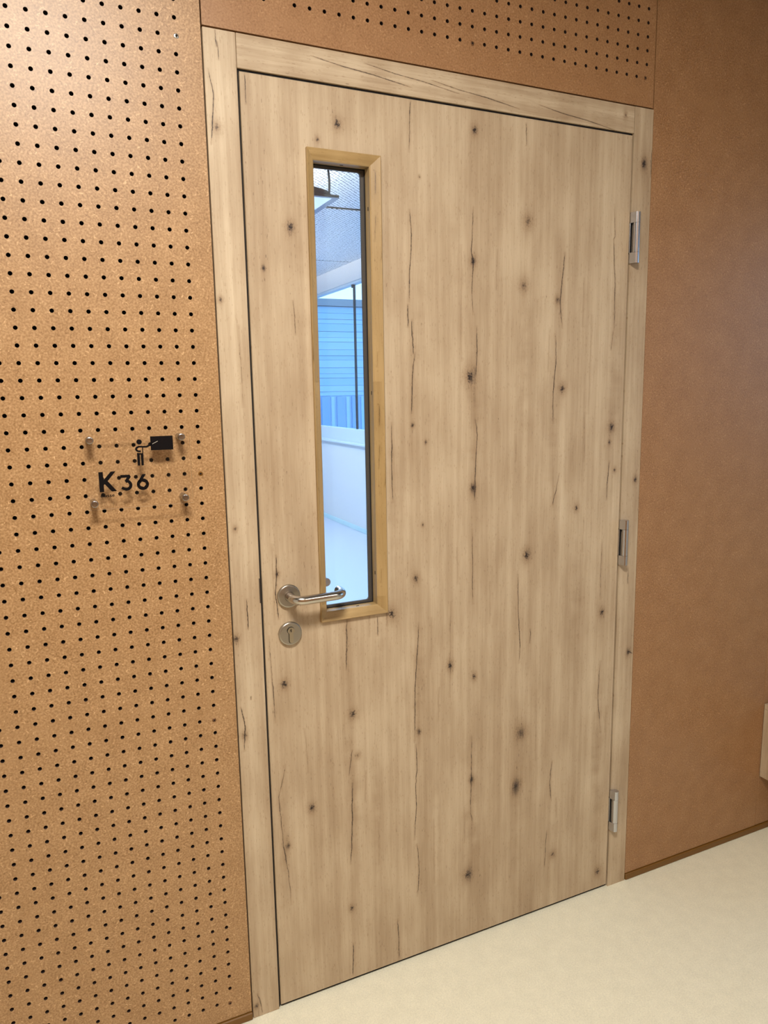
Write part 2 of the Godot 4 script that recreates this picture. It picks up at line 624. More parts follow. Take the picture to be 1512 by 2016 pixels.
func left_casing_image() -> Image:
	wood_begin(64, 2048, 0.0517, 2.1749, 941.6, 52)
	for k in [[0.071, 1.997, 0.010], [0.056, 0.949, 0.008], [0.064, 0.722, 0.008], [0.060, 0.031, 0.006], [0.066, 1.194, 0.005], [0.060, 1.668, 0.006]]:
		knot(k[0], k[1], k[2], 0.6)
	crack([0.058, 2.103, 0.062, 2.079, 0.065, 2.056, 0.061, 2.005, 0.058, 1.964], 0.8)
	crack([0.076, 2.175, 0.0765, 2.149, 0.077, 2.142], 0.6)
	crack([0.079, 2.154, 0.082, 2.119], 0.4)
	crack([0.058, 0.791, 0.062, 0.775, 0.067, 0.743, 0.062, 0.683], 0.8)
	crack([0.084, 1.037, 0.083, 1.009, 0.085, 0.966], 0.7)
	crack([0.063, 0.065, 0.069, 0.034, 0.072, 0.005], 0.4)
	crack([0.083, 0.812, 0.083, 0.802], 0.5)
	crack([0.095, 1.62, 0.096, 1.45], 0.2)
	return wood_end(OAK_LIGHT, OAK_MID, OAK_DARK)


func right_casing_image() -> Image:
	wood_begin(66, 2048, 1.1340, 2.1749, 941.6, 63)
	knot(1.169, 2.043, 0.011, 0.7)
	knot(1.181, 1.227, 0.008)
	knot(1.180, 0.729, 0.009)
	crack([1.193, 2.079, 1.194, 2.011], 0.4)
	crack([1.168, 0.982, 1.168, 0.930], 0.5)
	crack([1.180, 0.732, 1.196, 0.722], 0.5)
	return wood_end(OAK_LIGHT, OAK_MID, OAK_DARK)


func head_casing_image() -> Image:
	wood_begin(960, 64, 0.1160, 2.1749, 943.0, 74, true)
	for k in [[0.38, 2.146, 0.34], [0.50, 2.150, 0.25], [0.66, 2.140, 0.25], [0.95, 2.128, 0.2]]:
		var x: float = k[0]
		var y: float = k[1]
		crack([x - 0.11, y + 0.012, x - 0.04, y + 0.002, x + 0.03, y - 0.004, x + 0.12, y - 0.016], k[2])
	knot(1.103, 2.152, 0.006, 0.8)
	return wood_end(OAK_LIGHT, OAK_MID, OAK_DARK)


func spare_oak_image() -> Image:
	wood_begin(512, 512, 0.0, 0.5, 1024.0, 85)
	knot(0.12, 0.31, 0.008, 0.5)
	knot(0.37, 0.15, 0.006, 0.5)
	return wood_end(OAK_LIGHT, OAK_MID, OAK_DARK)


func bead_image(across: bool) -> Image:
	wood_begin(512, 512, 0.0, 0.5, 1024.0, 96, across)
	for k in 40:
		var x := rng.randf() * 0.5
		var y := rng.randf() * 0.5
		var l := rng.randf_range(0.03, 0.12)
		if across:
			crack([x, y, x + l, y + rng.randf_range(-0.004, 0.004)], 0.22)
		else:
			crack([x, y, x + rng.randf_range(-0.004, 0.004), y - l], 0.22)
	return wood_end(Color(0.715, 0.600, 0.415), Color(0.545, 0.435, 0.265), Color(0.24, 0.17, 0.09))


func floor_image() -> Image:
	var w := 1024
	var n := FastNoiseLite.new()
	n.seed = 7
	n.frequency = 0.2
	var a := n.get_seamless_image(w, w)
	a.convert(Image.FORMAT_L8)
	var ad := a.get_data()
	n.seed = 8
	n.frequency = 0.02
	var b := n.get_seamless_image(w, w)
	b.convert(Image.FORMAT_L8)
	var bd := b.get_data()
	rng.seed = 9
	var out := PackedByteArray()
	out.resize(w * w * 3)
	for i in w * w:
		var v := 1.0 + (ad[i] - 128) * 0.00035 + (bd[i] - 128) * 0.00015 + (rng.randf() - 0.5) * 0.06
		out[i * 3] = int(clampf(0.892 * v, 0, 1) * 255)
		out[i * 3 + 1] = int(clampf(0.868 * v, 0, 1) * 255)
		out[i * 3 + 2] = int(clampf(0.772 * v, 0, 1) * 255)
	return Image.create_from_data(w, w, false, Image.FORMAT_RGB8, out)


# acoustic ceiling: white with staggered small dark perforations
func ceiling_image() -> Image:
	var im := Image.create(256, 256, false, Image.FORMAT_RGB8)
	im.fill(Color(0.95, 0.96, 0.97))
	rng.seed = 11
	for i in 16:
		for j in 16:
			if (i + j) % 2:
				continue
			var x := i * 16 + rng.randi_range(2, 5)
			var y := j * 16 + rng.randi_range(2, 5)
			im.fill_rect(Rect2i(x - 1, y - 1, rng.randi_range(8, 13), rng.randi_range(7, 10)), Color(0.22, 0.26, 0.30))
	return im


func make_materials() -> void:
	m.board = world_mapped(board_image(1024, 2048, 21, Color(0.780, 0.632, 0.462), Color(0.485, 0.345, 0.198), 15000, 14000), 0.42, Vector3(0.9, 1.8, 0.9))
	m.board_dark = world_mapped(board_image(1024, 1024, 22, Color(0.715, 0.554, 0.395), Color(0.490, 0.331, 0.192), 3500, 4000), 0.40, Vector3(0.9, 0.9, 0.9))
	m.leaf = textured(leaf_image(), 0.5)
	m.casing_left = textured(left_casing_image(), 0.5)
	m.casing_right = textured(right_casing_image(), 0.5)
	m.casing_head = textured(head_casing_image(), 0.5)
	m.oak = world_mapped(spare_oak_image(), 0.5, Vector3(0.5, 0.5, 0.5))
	m.bead = world_mapped(bead_image(false), 0.42, Vector3(0.5, 0.5, 0.5))
	m.bead_across = world_mapped(bead_image(true), 0.42, Vector3(0.5, 0.5, 0.5))
	m.floor = world_mapped(floor_image(), 0.42, Vector3(1.1, 1.1, 1.1))
	m.tiles = world_mapped(ceiling_image(), 0.9, Vector3(0.30, 0.30, 0.30))
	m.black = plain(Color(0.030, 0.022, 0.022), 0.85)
	m.felt = plain(Color(0.022, 0.014, 0.016), 0.95)
	m.base = plain(Color(0.43, 0.285, 0.075), 0.5)
	m.white = plain(Color(0.88, 0.87, 0.84), 0.8)
	m.plaster = plain(Color(0.90, 0.91, 0.92), 0.8)
	m.pale_floor = plain(Color(0.84, 0.87, 0.93), 0.35)
	m.steel = plain(Color(0.76, 0.74, 0.71), 0.20, 1.0)
	m.satin = plain(Color(0.68, 0.66, 0.62), 0.32, 1.0)
	m.chrome = plain(Color(0.78, 0.79, 0.82), 0.18, 1.0)
	m.standoff = plain(Color(0.62, 0.61, 0.60), 0.24, 1.0)
	m.brass = plain(Color(0.62, 0.46, 0.22), 0.35, 1.0)
	m.brown_screw = plain(Color(0.46, 0.32, 0.20), 0.45, 0.4)
	m.spacer = plain(Color(0.27, 0.25, 0.235), 0.6)
	m.ink = plain(Color(0.06, 0.045, 0.045), 0.6)
	m.ink.metallic_specular = 0.2
	m.hole = plain(Color(0.17, 0.10, 0.07), 0.9)  # dark brown stands in for the shade inside the bores
	m.chalk = plain(Color(0.75, 0.72, 0.66), 0.6)
	var g := StandardMaterial3D.new()
	g.transparency = BaseMaterial3D.TRANSPARENCY_ALPHA
	g.albedo_color = Color(0.5, 0.55, 0.55, 0.004)
	g.metallic_specular = 0.3
	g.roughness = 0.02
	m.glass = g
	var e := StandardMaterial3D.new()
	e.transparency = BaseMaterial3D.TRANSPARENCY_ALPHA
	e.albedo_color = Color(0.72, 0.64, 0.54, 0.55)
	e.roughness = 0.3
	m.acrylic_edge = e
	m.cladding = plain(Color(0.74, 0.87, 0.95), 0.8)
	m.fascia = plain(Color(0.62, 0.65, 0.68), 0.8)
	m.shade_frame = plain(Color(0.16, 0.20, 0.24), 0.6)


# ---------------------------------------------------------------- lamps

func glow(c: Color, energy: float) -> StandardMaterial3D:
	var t := StandardMaterial3D.new()
	t.albedo_color = Color(0.9, 0.9, 0.9)
	t.emission_enabled = true
	t.emission = c
	t.emission_energy_multiplier = energy
	return t


func corridor_lamp(at: Vector3, power: float, label: String) -> void:
	var t := thing("ceiling_lamp", at, label, "lamp", "", "recessed corridor lamps")
	var st := begin()
	for s in [-1.0, 1.0]:
		box(st, Vector3(minf(s * 0.31, s * 0.28), -0.012, -0.21), Vector3(maxf(s * 0.31, s * 0.28), 0.0, 0.21), 0.002)
		box(st, Vector3(-0.28, -0.012, minf(s * 0.21, s * 0.18)), Vector3(0.28, 0.0, maxf(s * 0.21, s * 0.18)), 0.002)
	obj("lamp_frame", st.commit(), m.white, t)
	obj("diffuser", box_mesh(Vector3(-0.28, -0.008, -0.18), Vector3(0.28, -0.002, 0.18)), glow(Color(1.0, 0.98, 0.95), 1.5), t)
	var l := AreaLight3D.new()
	l.name = "lamp_light"
	l.area_size = Vector2(0.56, 0.36)
	l.light_color = Color(1.0, 0.985, 0.955)
	l.light_energy = power
	l.area_range = 14.0
	l.area_attenuation = 2.0
	l.shadow_enabled = true
	t.add_child(l)
	l.position = Vector3(0, -0.016, 0)
	l.rotation_degrees = Vector3(-90, 0, 0)


func pendant(at: Vector3, power: float, up: float, label: String, corded: bool) -> void:
	var t := thing("pendant_lamp", at, label, "lamp", "", "pendant lamps in the classroom")
	# a flat white tray 0.6 m wide and 1.2 m long with a narrower dark housing on top
	var st := begin()
	box(st, Vector3(0, 0.0, -1.2), Vector3(0.6, 0.013, 0.0), 0.002)
	var prof := PackedVector2Array([Vector2(0.045, 0.013), Vector2(0.555, 0.013), Vector2(0.535, 0.030), Vector2(0.470, 0.042), Vector2(0.12, 0.044), Vector2(0.065, 0.030)])
	extrude(st, prof, -1.2, 0.0)
	obj("housing", st.commit(), plain(Color(0.13, 0.14, 0.15), 0.6), t)
	st = begin()
	for s in [0.0, 1.0]:
		box(st, Vector3(lerpf(0.0, 0.565, s), -0.004, -1.2), Vector3(lerpf(0.035, 0.6, s), 0.0, 0.0))
		box(st, Vector3(0.035, -0.004, lerpf(-1.2, -0.012, s)), Vector3(0.565, 0.0, lerpf(-1.188, 0.0, s)))
	obj("lamp_frame", st.commit(), plain(Color(0.62, 0.66, 0.72), 0.5), t)
	obj("diffuser", box_mesh(Vector3(0.035, -0.003, -1.188), Vector3(0.565, -0.0005, -0.012)), glow(Color(0.78, 0.90, 1.0), 0.62), t)
	obj("added_uplight", box_mesh(Vector3(0.15, 0.0442, -1.1), Vector3(0.45, 0.0482, -0.1)), glow(Color(1.0, 0.99, 0.96), 0.9), t)  # unseen glow strip added on the housing to brighten the ceiling
	var u := AreaLight3D.new()  # added upward light that goes with the strip
	u.name = "added_uplight_light"
	u.area_size = Vector2(0.28, 0.98)
	u.light_color = Color(1.0, 0.99, 0.96)
	u.light_energy = up
	u.area_range = 14.0
	u.area_attenuation = 2.0
	u.shadow_enabled = true
	t.add_child(u)
	u.position = Vector3(0.3, 0.056, -0.6)
	u.rotation_degrees = Vector3(90, 0, 0)
	if corded:
		st = begin()
		var path := PackedVector3Array()
		for k in 13:
			var f := k / 12.0
			path.append(Vector3(0.566 + 0.004 * sin(f * 7.0), lerpf(0.013, 0.30, f), -0.06 + 0.003 * sin(f * 5.0)))
		tube(st, path, 0.006, 10)
		obj("cord", st.commit(), plain(Color(0.10, 0.11, 0.13), 0.7), t)
	var l := AreaLight3D.new()
	l.name = "lamp_light"
	l.area_size = Vector2(0.53, 1.17)
	l.light_color = Color(0.74, 0.875, 1.0)
	l.light_energy = power
	l.area_range = 14.0
	l.area_attenuation = 2.0
	l.shadow_enabled = true
	t.add_child(l)
	l.position = Vector3(0.3, -0.012, -0.6)
	l.rotation_degrees = Vector3(-90, 0, 0)


# ---------------------------------------------------------------- rooms

func shell(called: String, lo: Vector3, hi: Vector3, mat: Material, label: String, category: String) -> MeshInstance3D:
	var o := obj(called, box_mesh(lo, hi), mat)
	tag(o, label, category, "structure")
	return o


func rooms() -> void:
	# corridor
	shell("floor", Vector3(-2.6, -0.1, -0.06), Vector3(3.7, 0.0, 2.7), m.floor, "cream speckled linoleum floor of the corridor", "floor")
	shell("ceiling", Vector3(-2.6, 2.75, -0.13), Vector3(3.7, 2.9, 2.7), plain(Color(0.42, 0.42, 0.42), 0.9), "grey ceiling above the corridor", "ceiling")
	shell("wall_left", Vector3(-2.6, 0, 0.0), Vector3(-2.5, 2.75, 2.6), m.white, "white end wall closing the corridor on the left", "wall")
	# unseen window added in the corridor's right end for a bluish sheen on the boards
	var e := thing("wall_right", Vector3(3.6, 0, 0), "white end wall with an added window closing the corridor on the right", "wall", "structure")
	var st := begin()
	box(st, Vector3(0, 0, 0), Vector3(0.1, 0.9, 2.6))
	box(st, Vector3(0, 2.35, 0), Vector3(0.1, 2.75, 2.6))
	box(st, Vector3(0, 0.9, 0), Vector3(0.1, 2.35, 0.55))
	box(st, Vector3(0, 0.9, 2.1), Vector3(0.1, 2.35, 2.6))
	obj("plaster", st.commit(), m.white, e)
	var v := thing("window_2", Vector3(3.6, 0.9, 0.55), "unseen window added in the end wall of the corridor for its sheen", "window", "structure")
	st = begin()
	for q in [[0.0, 0.0, 1.55, 0.05], [0.0, 1.40, 1.55, 1.45], [0.0, 0.05, 0.05, 1.40], [1.50, 0.05, 1.55, 1.40]]:
		box(st, Vector3(0.03, q[1], q[0]), Vector3(0.08, q[3], q[2]), 0.003)
	obj("window_frame", st.commit(), m.white, v)
	obj("pane", box_mesh(Vector3(0.052, 0.05, 0.05), Vector3(0.058, 1.40, 1.50)), m.glass, v)
	var f := thing("wall_front", Vector3(0, 0, 2.6), "corridor wall opposite the door, brown fibreboard giving way to white plaster", "wall", "structure")
	obj("plain_panel", box_mesh(Vector3(-2.6, 0, 0), Vector3(1.3, 2.75, 0.1)), m.board_dark, f)
	obj("plaster", box_mesh(Vector3(1.3, 0, 0), Vector3(3.7, 2.75, 0.1)), m.white, f)
	# classroom
	shell("floor_classroom", Vector3(-2.6, -0.1, -8.2), Vector3(2.80, 0.0, -0.06), m.pale_floor, "pale bluish floor of the classroom behind the glass", "floor")
	shell("wall_classroom_left", Vector3(-2.6, 0, -8.1), Vector3(-2.5, 2.95, -0.13), m.plaster, "white classroom wall far from the window", "wall")
	shell("wall_classroom_back", Vector3(-2.6, 0, -8.2), Vector3(2.80, 2.95, -8.1), m.plaster, "white rear wall of the classroom", "wall")
	var c := thing("ceiling_classroom", Vector3.ZERO, "white perforated acoustic ceiling of the classroom in large panels", "ceiling", "structure")
	obj("ceiling_slab", box_mesh(Vector3(-2.6, 2.79, -8.2), Vector3(2.80, 2.95, -0.13)), plain(Color(0.10, 0.11, 0.12), 0.9), c)
	var zs := [-0.14, -1.55, -3.582, -5.626, -7.66, -8.1]
	var xs := [-2.5, -1.3, -0.1, 1.1, 2.70]
	for i in xs.size() - 1:
		for j in zs.size() - 1:
			var gap := 0.030 if j == 1 else 0.012
			var lead := 0.030 if j == 2 else 0.012
			obj("ceiling_panel", box_mesh(Vector3(xs[i] + 0.0004, 2.75, zs[j + 1] + gap), Vector3(xs[i + 1] - 0.0004, 2.756, zs[j] - lead)), m.tiles, c)


func classroom_window() -> void:
	# the classroom's outer wall with its band of windows
	var x := 2.692
	var w := thing("wall_classroom_right", Vector3.ZERO, "white classroom outer wall with a wide window band, seen through the door glass", "wall", "structure")
	var st := begin()
	box(st, Vector3(x, 0, -8.2), Vector3(x + 0.108, 0.925, -0.13))
	box(st, Vector3(x, 2.565, -8.2), Vector3(x + 0.108, 2.95, -0.13))
	box(st, Vector3(x, 0.925, -0.9), Vector3(x + 0.108, 2.565, -0.13))
	box(st, Vector3(x, 0.925, -8.2), Vector3(x + 0.108, 2.565, -7.6))
	obj("plaster", st.commit(), m.plaster, w)
	obj("skirting", box_mesh(Vector3(x - 0.012, 0.0, -8.1), Vector3(x, 0.05, -0.13), 0.003), plain(Color(0.80, 0.92, 0.94), 0.5), w)
	var t := thing("window_1", Vector3(x, 0.925, -4.25), "wide classroom window with pale frame and a thin dark joint", "window", "structure")
	var z0 := -3.35
	var z1 := 3.35
	st = begin()
	box(st, Vector3(0.02, 0.0, z0), Vector3(0.09, 0.145, z1), 0.004)
	box(st, Vector3(0.02, 1.618, z0), Vector3(0.09, 1.641, z1), 0.003)
	box(st, Vector3(0.02, 0.145, z0), Vector3(0.09, 1.625, z0 + 0.05), 0.004)
	box(st, Vector3(0.02, 0.145, z1 - 0.05), Vector3(0.09, 1.625, z1), 0.004)
	obj("window_frame", st.commit(), plain(Color(0.84, 0.90, 0.94), 0.45), t)
	obj("sill", box_mesh(Vector3(-0.05, -0.012, z0), Vector3(0.02, 0.012, z1), 0.004), plain(Color(0.86, 0.92, 0.94), 0.4), t)
	# panes, with dark joints between them; one joint shows in the photograph
	var cuts := [z0 + 0.05, -2.9, -1.443, 0.1, 1.6, z1 - 0.05]
	for i in cuts.size() - 1:
		obj("pane", box_mesh(Vector3(0.050, 0.145, cuts[i] + 0.006), Vector3(0.056, 1.625, cuts[i + 1] - 0.006)), m.glass, t)
	for i in range(1, cuts.size() - 1):
		obj("joint", box_mesh(Vector3(0.040, 0.145, cuts[i] - 0.0055), Vector3(0.066, 1.625, cuts[i] + 0.0055), 0.002), m.shade_frame, t)
		st = begin()
		box(st, Vector3(0.026, 1.585, cuts[i] - 0.016), Vector3(0.041, 1.625, cuts[i] + 0.016), 0.004)
		obj("catch", st.commit(), m.shade_frame, t)


func outside() -> void:
	var g := obj("ground", box_mesh(Vector3(2.9, -0.4, -40), Vector3(40, -0.3, 6)), plain(Color(0.60, 0.66, 0.70), 0.9))
	tag(g, "pale paved yard outside the classroom window", "ground", "structure")
	var b := thing("building", Vector3(9.0, -0.3, -20.0), "pale board-clad low building across the yard, seen through both panes", "building")
	obj("wall", box_mesh(Vector3(-6.0, 0, -4.0), Vector3(8.0, 4.25, -0.06)), m.cladding, b)
	obj("fascia", box_mesh(Vector3(-6.1, 4.28, -4.1), Vector3(8.1, 4.49, 0.06), 0.01), m.fascia, b)
	var tones := [Color(0.74, 0.87, 0.95), Color(0.68, 0.83, 0.93), Color(0.77, 0.90, 0.97), Color(0.71, 0.85, 0.95)]
	var y := 1.60
	var k := 0
	rng.seed = 77
	while y < 4.2:
		var h := 0.13 + 0.05 * (k % 3)
		var top := minf(y + h, 4.27)
		obj("cladding_board", box_mesh(Vector3(-6.0, y + 0.008, -0.06), Vector3(8.0, top, -0.02 + 0.012 * (k % 2)), 0.004), plain(tones[rng.randi() % 4], 0.8), b)
		y = top
		k += 1
	var x := -5.6
	k = 0
	while x < 7.6:
		var wide := 0.10 + 0.12 * (k % 2)
		obj("post", box_mesh(Vector3(x, 0.45, -0.06), Vector3(x + wide, 1.58, 0.02), 0.006), plain(Color(0.58, 0.74, 0.90) if k % 2 else Color(0.72, 0.86, 0.95), 0.8), b)
		x += wide + 0.09
		k += 1
	obj("plinth", box_mesh(Vector3(-6.0, 0.0, -0.06), Vector3(8.0, 0.45, 0.05), 0.01), plain(Color(0.64, 0.78, 0.86), 0.8), b)


# ---------------------------------------------------------------- the door wall

const T := 0.016        # thickness of the fibreboard

func screw(called: String, x: float, y: float, mat: Material, parent: Node3D, r := 0.0042) -> void:
	var st := begin()
	lathe(st, 0, 0, PackedVector2Array([Vector2(r, -0.001), Vector2(r, 0.0004), Vector2(r * 0.82, 0.0011), Vector2(r * 0.42, 0.0013), Vector2(r * 0.30, -0.0008), Vector2(0.0, -0.0008)]), 18)
	st.set_material(mat)
	var mesh := st.commit()
	st = begin()
	for a in [[r * 0.55, r * 0.13], [r * 0.13, r * 0.55]]:
		box(st, Vector3(-a[0], -a[1], 0.0006), Vector3(a[0], a[1], 0.0014))
	st.set_material(m.black)
	st.commit(mesh)
	var o := obj(called, mesh, null, parent, Vector3(x, y, 0.0))
	o.rotation.z = x * 37.0 + y * 11.0


func door_wall() -> void:
	var w := thing("wall_back", Vector3.ZERO, "corridor wall clad in brown fibreboard, perforated left of and above the oak door", "wall", "structure")
	# masonry core with the door opening
	var st := begin()
	for r in [[-2.6, 0.0, 0.060, 2.95], [1.190, 0.0, 3.7, 2.95], [0.060, 2.165, 1.190, 2.95]]:
		box(st, Vector3(r[0], r[1], -0.13), Vector3(r[2], r[3], -0.020))
	obj("core", st.commit(), m.plaster, w)
	st = begin()
	for r in [[-2.5, 0.0, 0.0515, 2.75], [1.2005, 0.0, 3.6, 2.75], [0.0515, 2.1755, 1.2005, 2.75]]:
		box(st, Vector3(r[0], r[1], -0.0195), Vector3(r[2], r[3], -T - 0.0005))
	obj("acoustic_felt", st.commit(), m.felt, w)
	# left board: column 0 at x = 0, row 66 (the lowest) at y = 0.0697
	var left_x := 0.0487
	var columns := 78
	var rows := 82
	var plugs := {}
	for r in [0, 22, 39, 65]:
		plugs[Vector2i(columns - 1, r)] = true
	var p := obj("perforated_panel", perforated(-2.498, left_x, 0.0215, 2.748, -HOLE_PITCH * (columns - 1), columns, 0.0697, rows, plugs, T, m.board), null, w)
	p.set_meta("label", "light brown perforated board left of the door")
	screw("screw", 0.0020, 2.1497, m.steel, p, 0.0048)
	screw("screw", 0.0005, 1.3160, m.brass, p, 0.0046)
	screw("screw", -0.0005, 0.7715, m.brown_screw, p, 0.0046)
	screw("screw", -0.0015, 0.0632, m.brown_screw, p, 0.0046)
	# board above the door
	plugs = {}
	for c in [2, 16, 32]:
		plugs[Vector2i(c, 0)] = true
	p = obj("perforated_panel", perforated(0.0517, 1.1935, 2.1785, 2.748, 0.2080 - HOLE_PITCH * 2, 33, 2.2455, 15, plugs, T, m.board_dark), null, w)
	p.set_meta("label", "darker perforated board above the door")
	screw("screw", 0.6560, 2.2431, m.brown_screw, p, 0.0048)
	screw("screw", 1.1640, 2.2455, m.brown_screw, p, 0.0048)
	screw("screw", 0.1440 + 0.002, 2.2450, m.brown_screw, p, 0.0048)
	# plain boards to the right; the first one's edge runs slightly askew along the frame
	st = begin()
	extrude(st, PackedVector2Array([Vector2(1.2025, 0.0215), Vector2(1.7650, 0.0215), Vector2(1.7650, 2.748), Vector2(1.1960, 2.748), Vector2(1.1972, 2.176)]), -T, 0.0)
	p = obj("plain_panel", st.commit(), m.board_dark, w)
	p.set_meta("label", "plain brown board right of the door")
	for r in [[1.7672, 3.2], [3.2022, 3.598]]:
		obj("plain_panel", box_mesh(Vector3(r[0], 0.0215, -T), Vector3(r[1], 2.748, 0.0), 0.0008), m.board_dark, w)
	# low ochre skirting strips
	var b := obj("baseboard_left", box_mesh(Vector3(-2.5, 0.0, -T), Vector3(0.0500, 0.0195, 0.0045), 0.002), m.base)
	tag(b, "low ochre skirting strip under the perforated board, left of the door", "baseboard", "structure")
	b = obj("baseboard_right", box_mesh(Vector3(1.2030, 0.0, -T), Vector3(3.599, 0.0195, 0.0045), 0.002), m.base)
	tag(b, "low ochre skirting strip under the plain board, right of the door", "baseboard", "structure")


# ---------------------------------------------------------------- frame and door

const LX0 := 0.1208
const LX1 := 1.1302
const LY0 := 0.0083
const LY1 := 2.1063

func map_uv(x0: float, y1: float, w: float, h: float) -> void:
	uv_o = Vector2(x0, y1)
	uv_s = Vector2(1.0 / w, 1.0 / h)


func door_frame() -> void:
	var t := thing("trim_1", Vector3.ZERO, "pale knotty oak door frame flush with the brown boards", "door frame", "structure")
	map_uv(0.0517, 2.1749, 0.0680, 2.1750)
	obj("casing", box_mesh(Vector3(0.0517, 0.0, -0.0195), Vector3(0.1160, 2.1749, 0.0012), 0.0008), m.casing_left, t)
	map_uv(1.1340, 2.1749, 0.0701, 2.1750)
	var st := begin()
	extrude(st, PackedVector2Array([Vector2(1.1352, 0.0), Vector2(1.2004, 0.0), Vector2(1.1952, 2.1749), Vector2(1.1342, 2.1749)]), -0.0195, 0.0012)
	obj("casing", st.commit(), m.casing_right, t)
	map_uv(0.1160, 2.1749, 1.0180, 0.0679)
	obj("casing", box_mesh(Vector3(0.1168, 2.1114, -0.0195), Vector3(1.1334, 2.1749, 0.0012), 0.0008), m.casing_head, t)
	map_uv(0, 0, 1, 1)
	# jambs behind the casings, rebated for the leaf
	st = begin()
	box(st, Vector3(0.0605, 0.0, -0.128), Vector3(0.1155, 2.1114, -0.0205))
	box(st, Vector3(1.1348, 0.0, -0.128), Vector3(1.1895, 2.1114, -0.0205))
	box(st, Vector3(0.0605, 2.1116, -0.128), Vector3(1.1895, 2.1645, -0.0205))
	box(st, Vector3(0.1157, 0.0, -0.128), Vector3(0.1330, 2.1114, -0.0525))
	box(st, Vector3(1.1180, 0.0, -0.128), Vector3(1.1346, 2.1114, -0.0525))
	box(st, Vector3(0.1332, 2.0940, -0.128), Vector3(1.1178, 2.1114, -0.0525))
	obj("jamb", st.commit(), m.oak, t)
	# black sealing strips deep in the gap around the leaf
	st = begin()
	box(st, Vector3(0.1161, 0.0, -0.050), Vector3(0.1200, 2.1112, -0.005))
	box(st, Vector3(1.1308, 0.0, -0.050), Vector3(1.1345, 2.1112, -0.007))
	box(st, Vector3(0.1202, 2.1068, -0.050), Vector3(1.1306, 2.1112, -0.004))
	obj("seal", st.commit(), m.black, t)
	obj("strike_plate", box_mesh(Vector3(0.1133, 1.022, -0.012), Vector3(0.1164, 1.078, 0.0017), 0.0003), plain(Color(0.36, 0.33, 0.31), 0.4, 0.9), t)


# the opening in the leaf and the beads round it
const OX0 := 0.2692
const OX1 := 0.3966
const OY0 := 0.9800
const OY1 := 1.9566

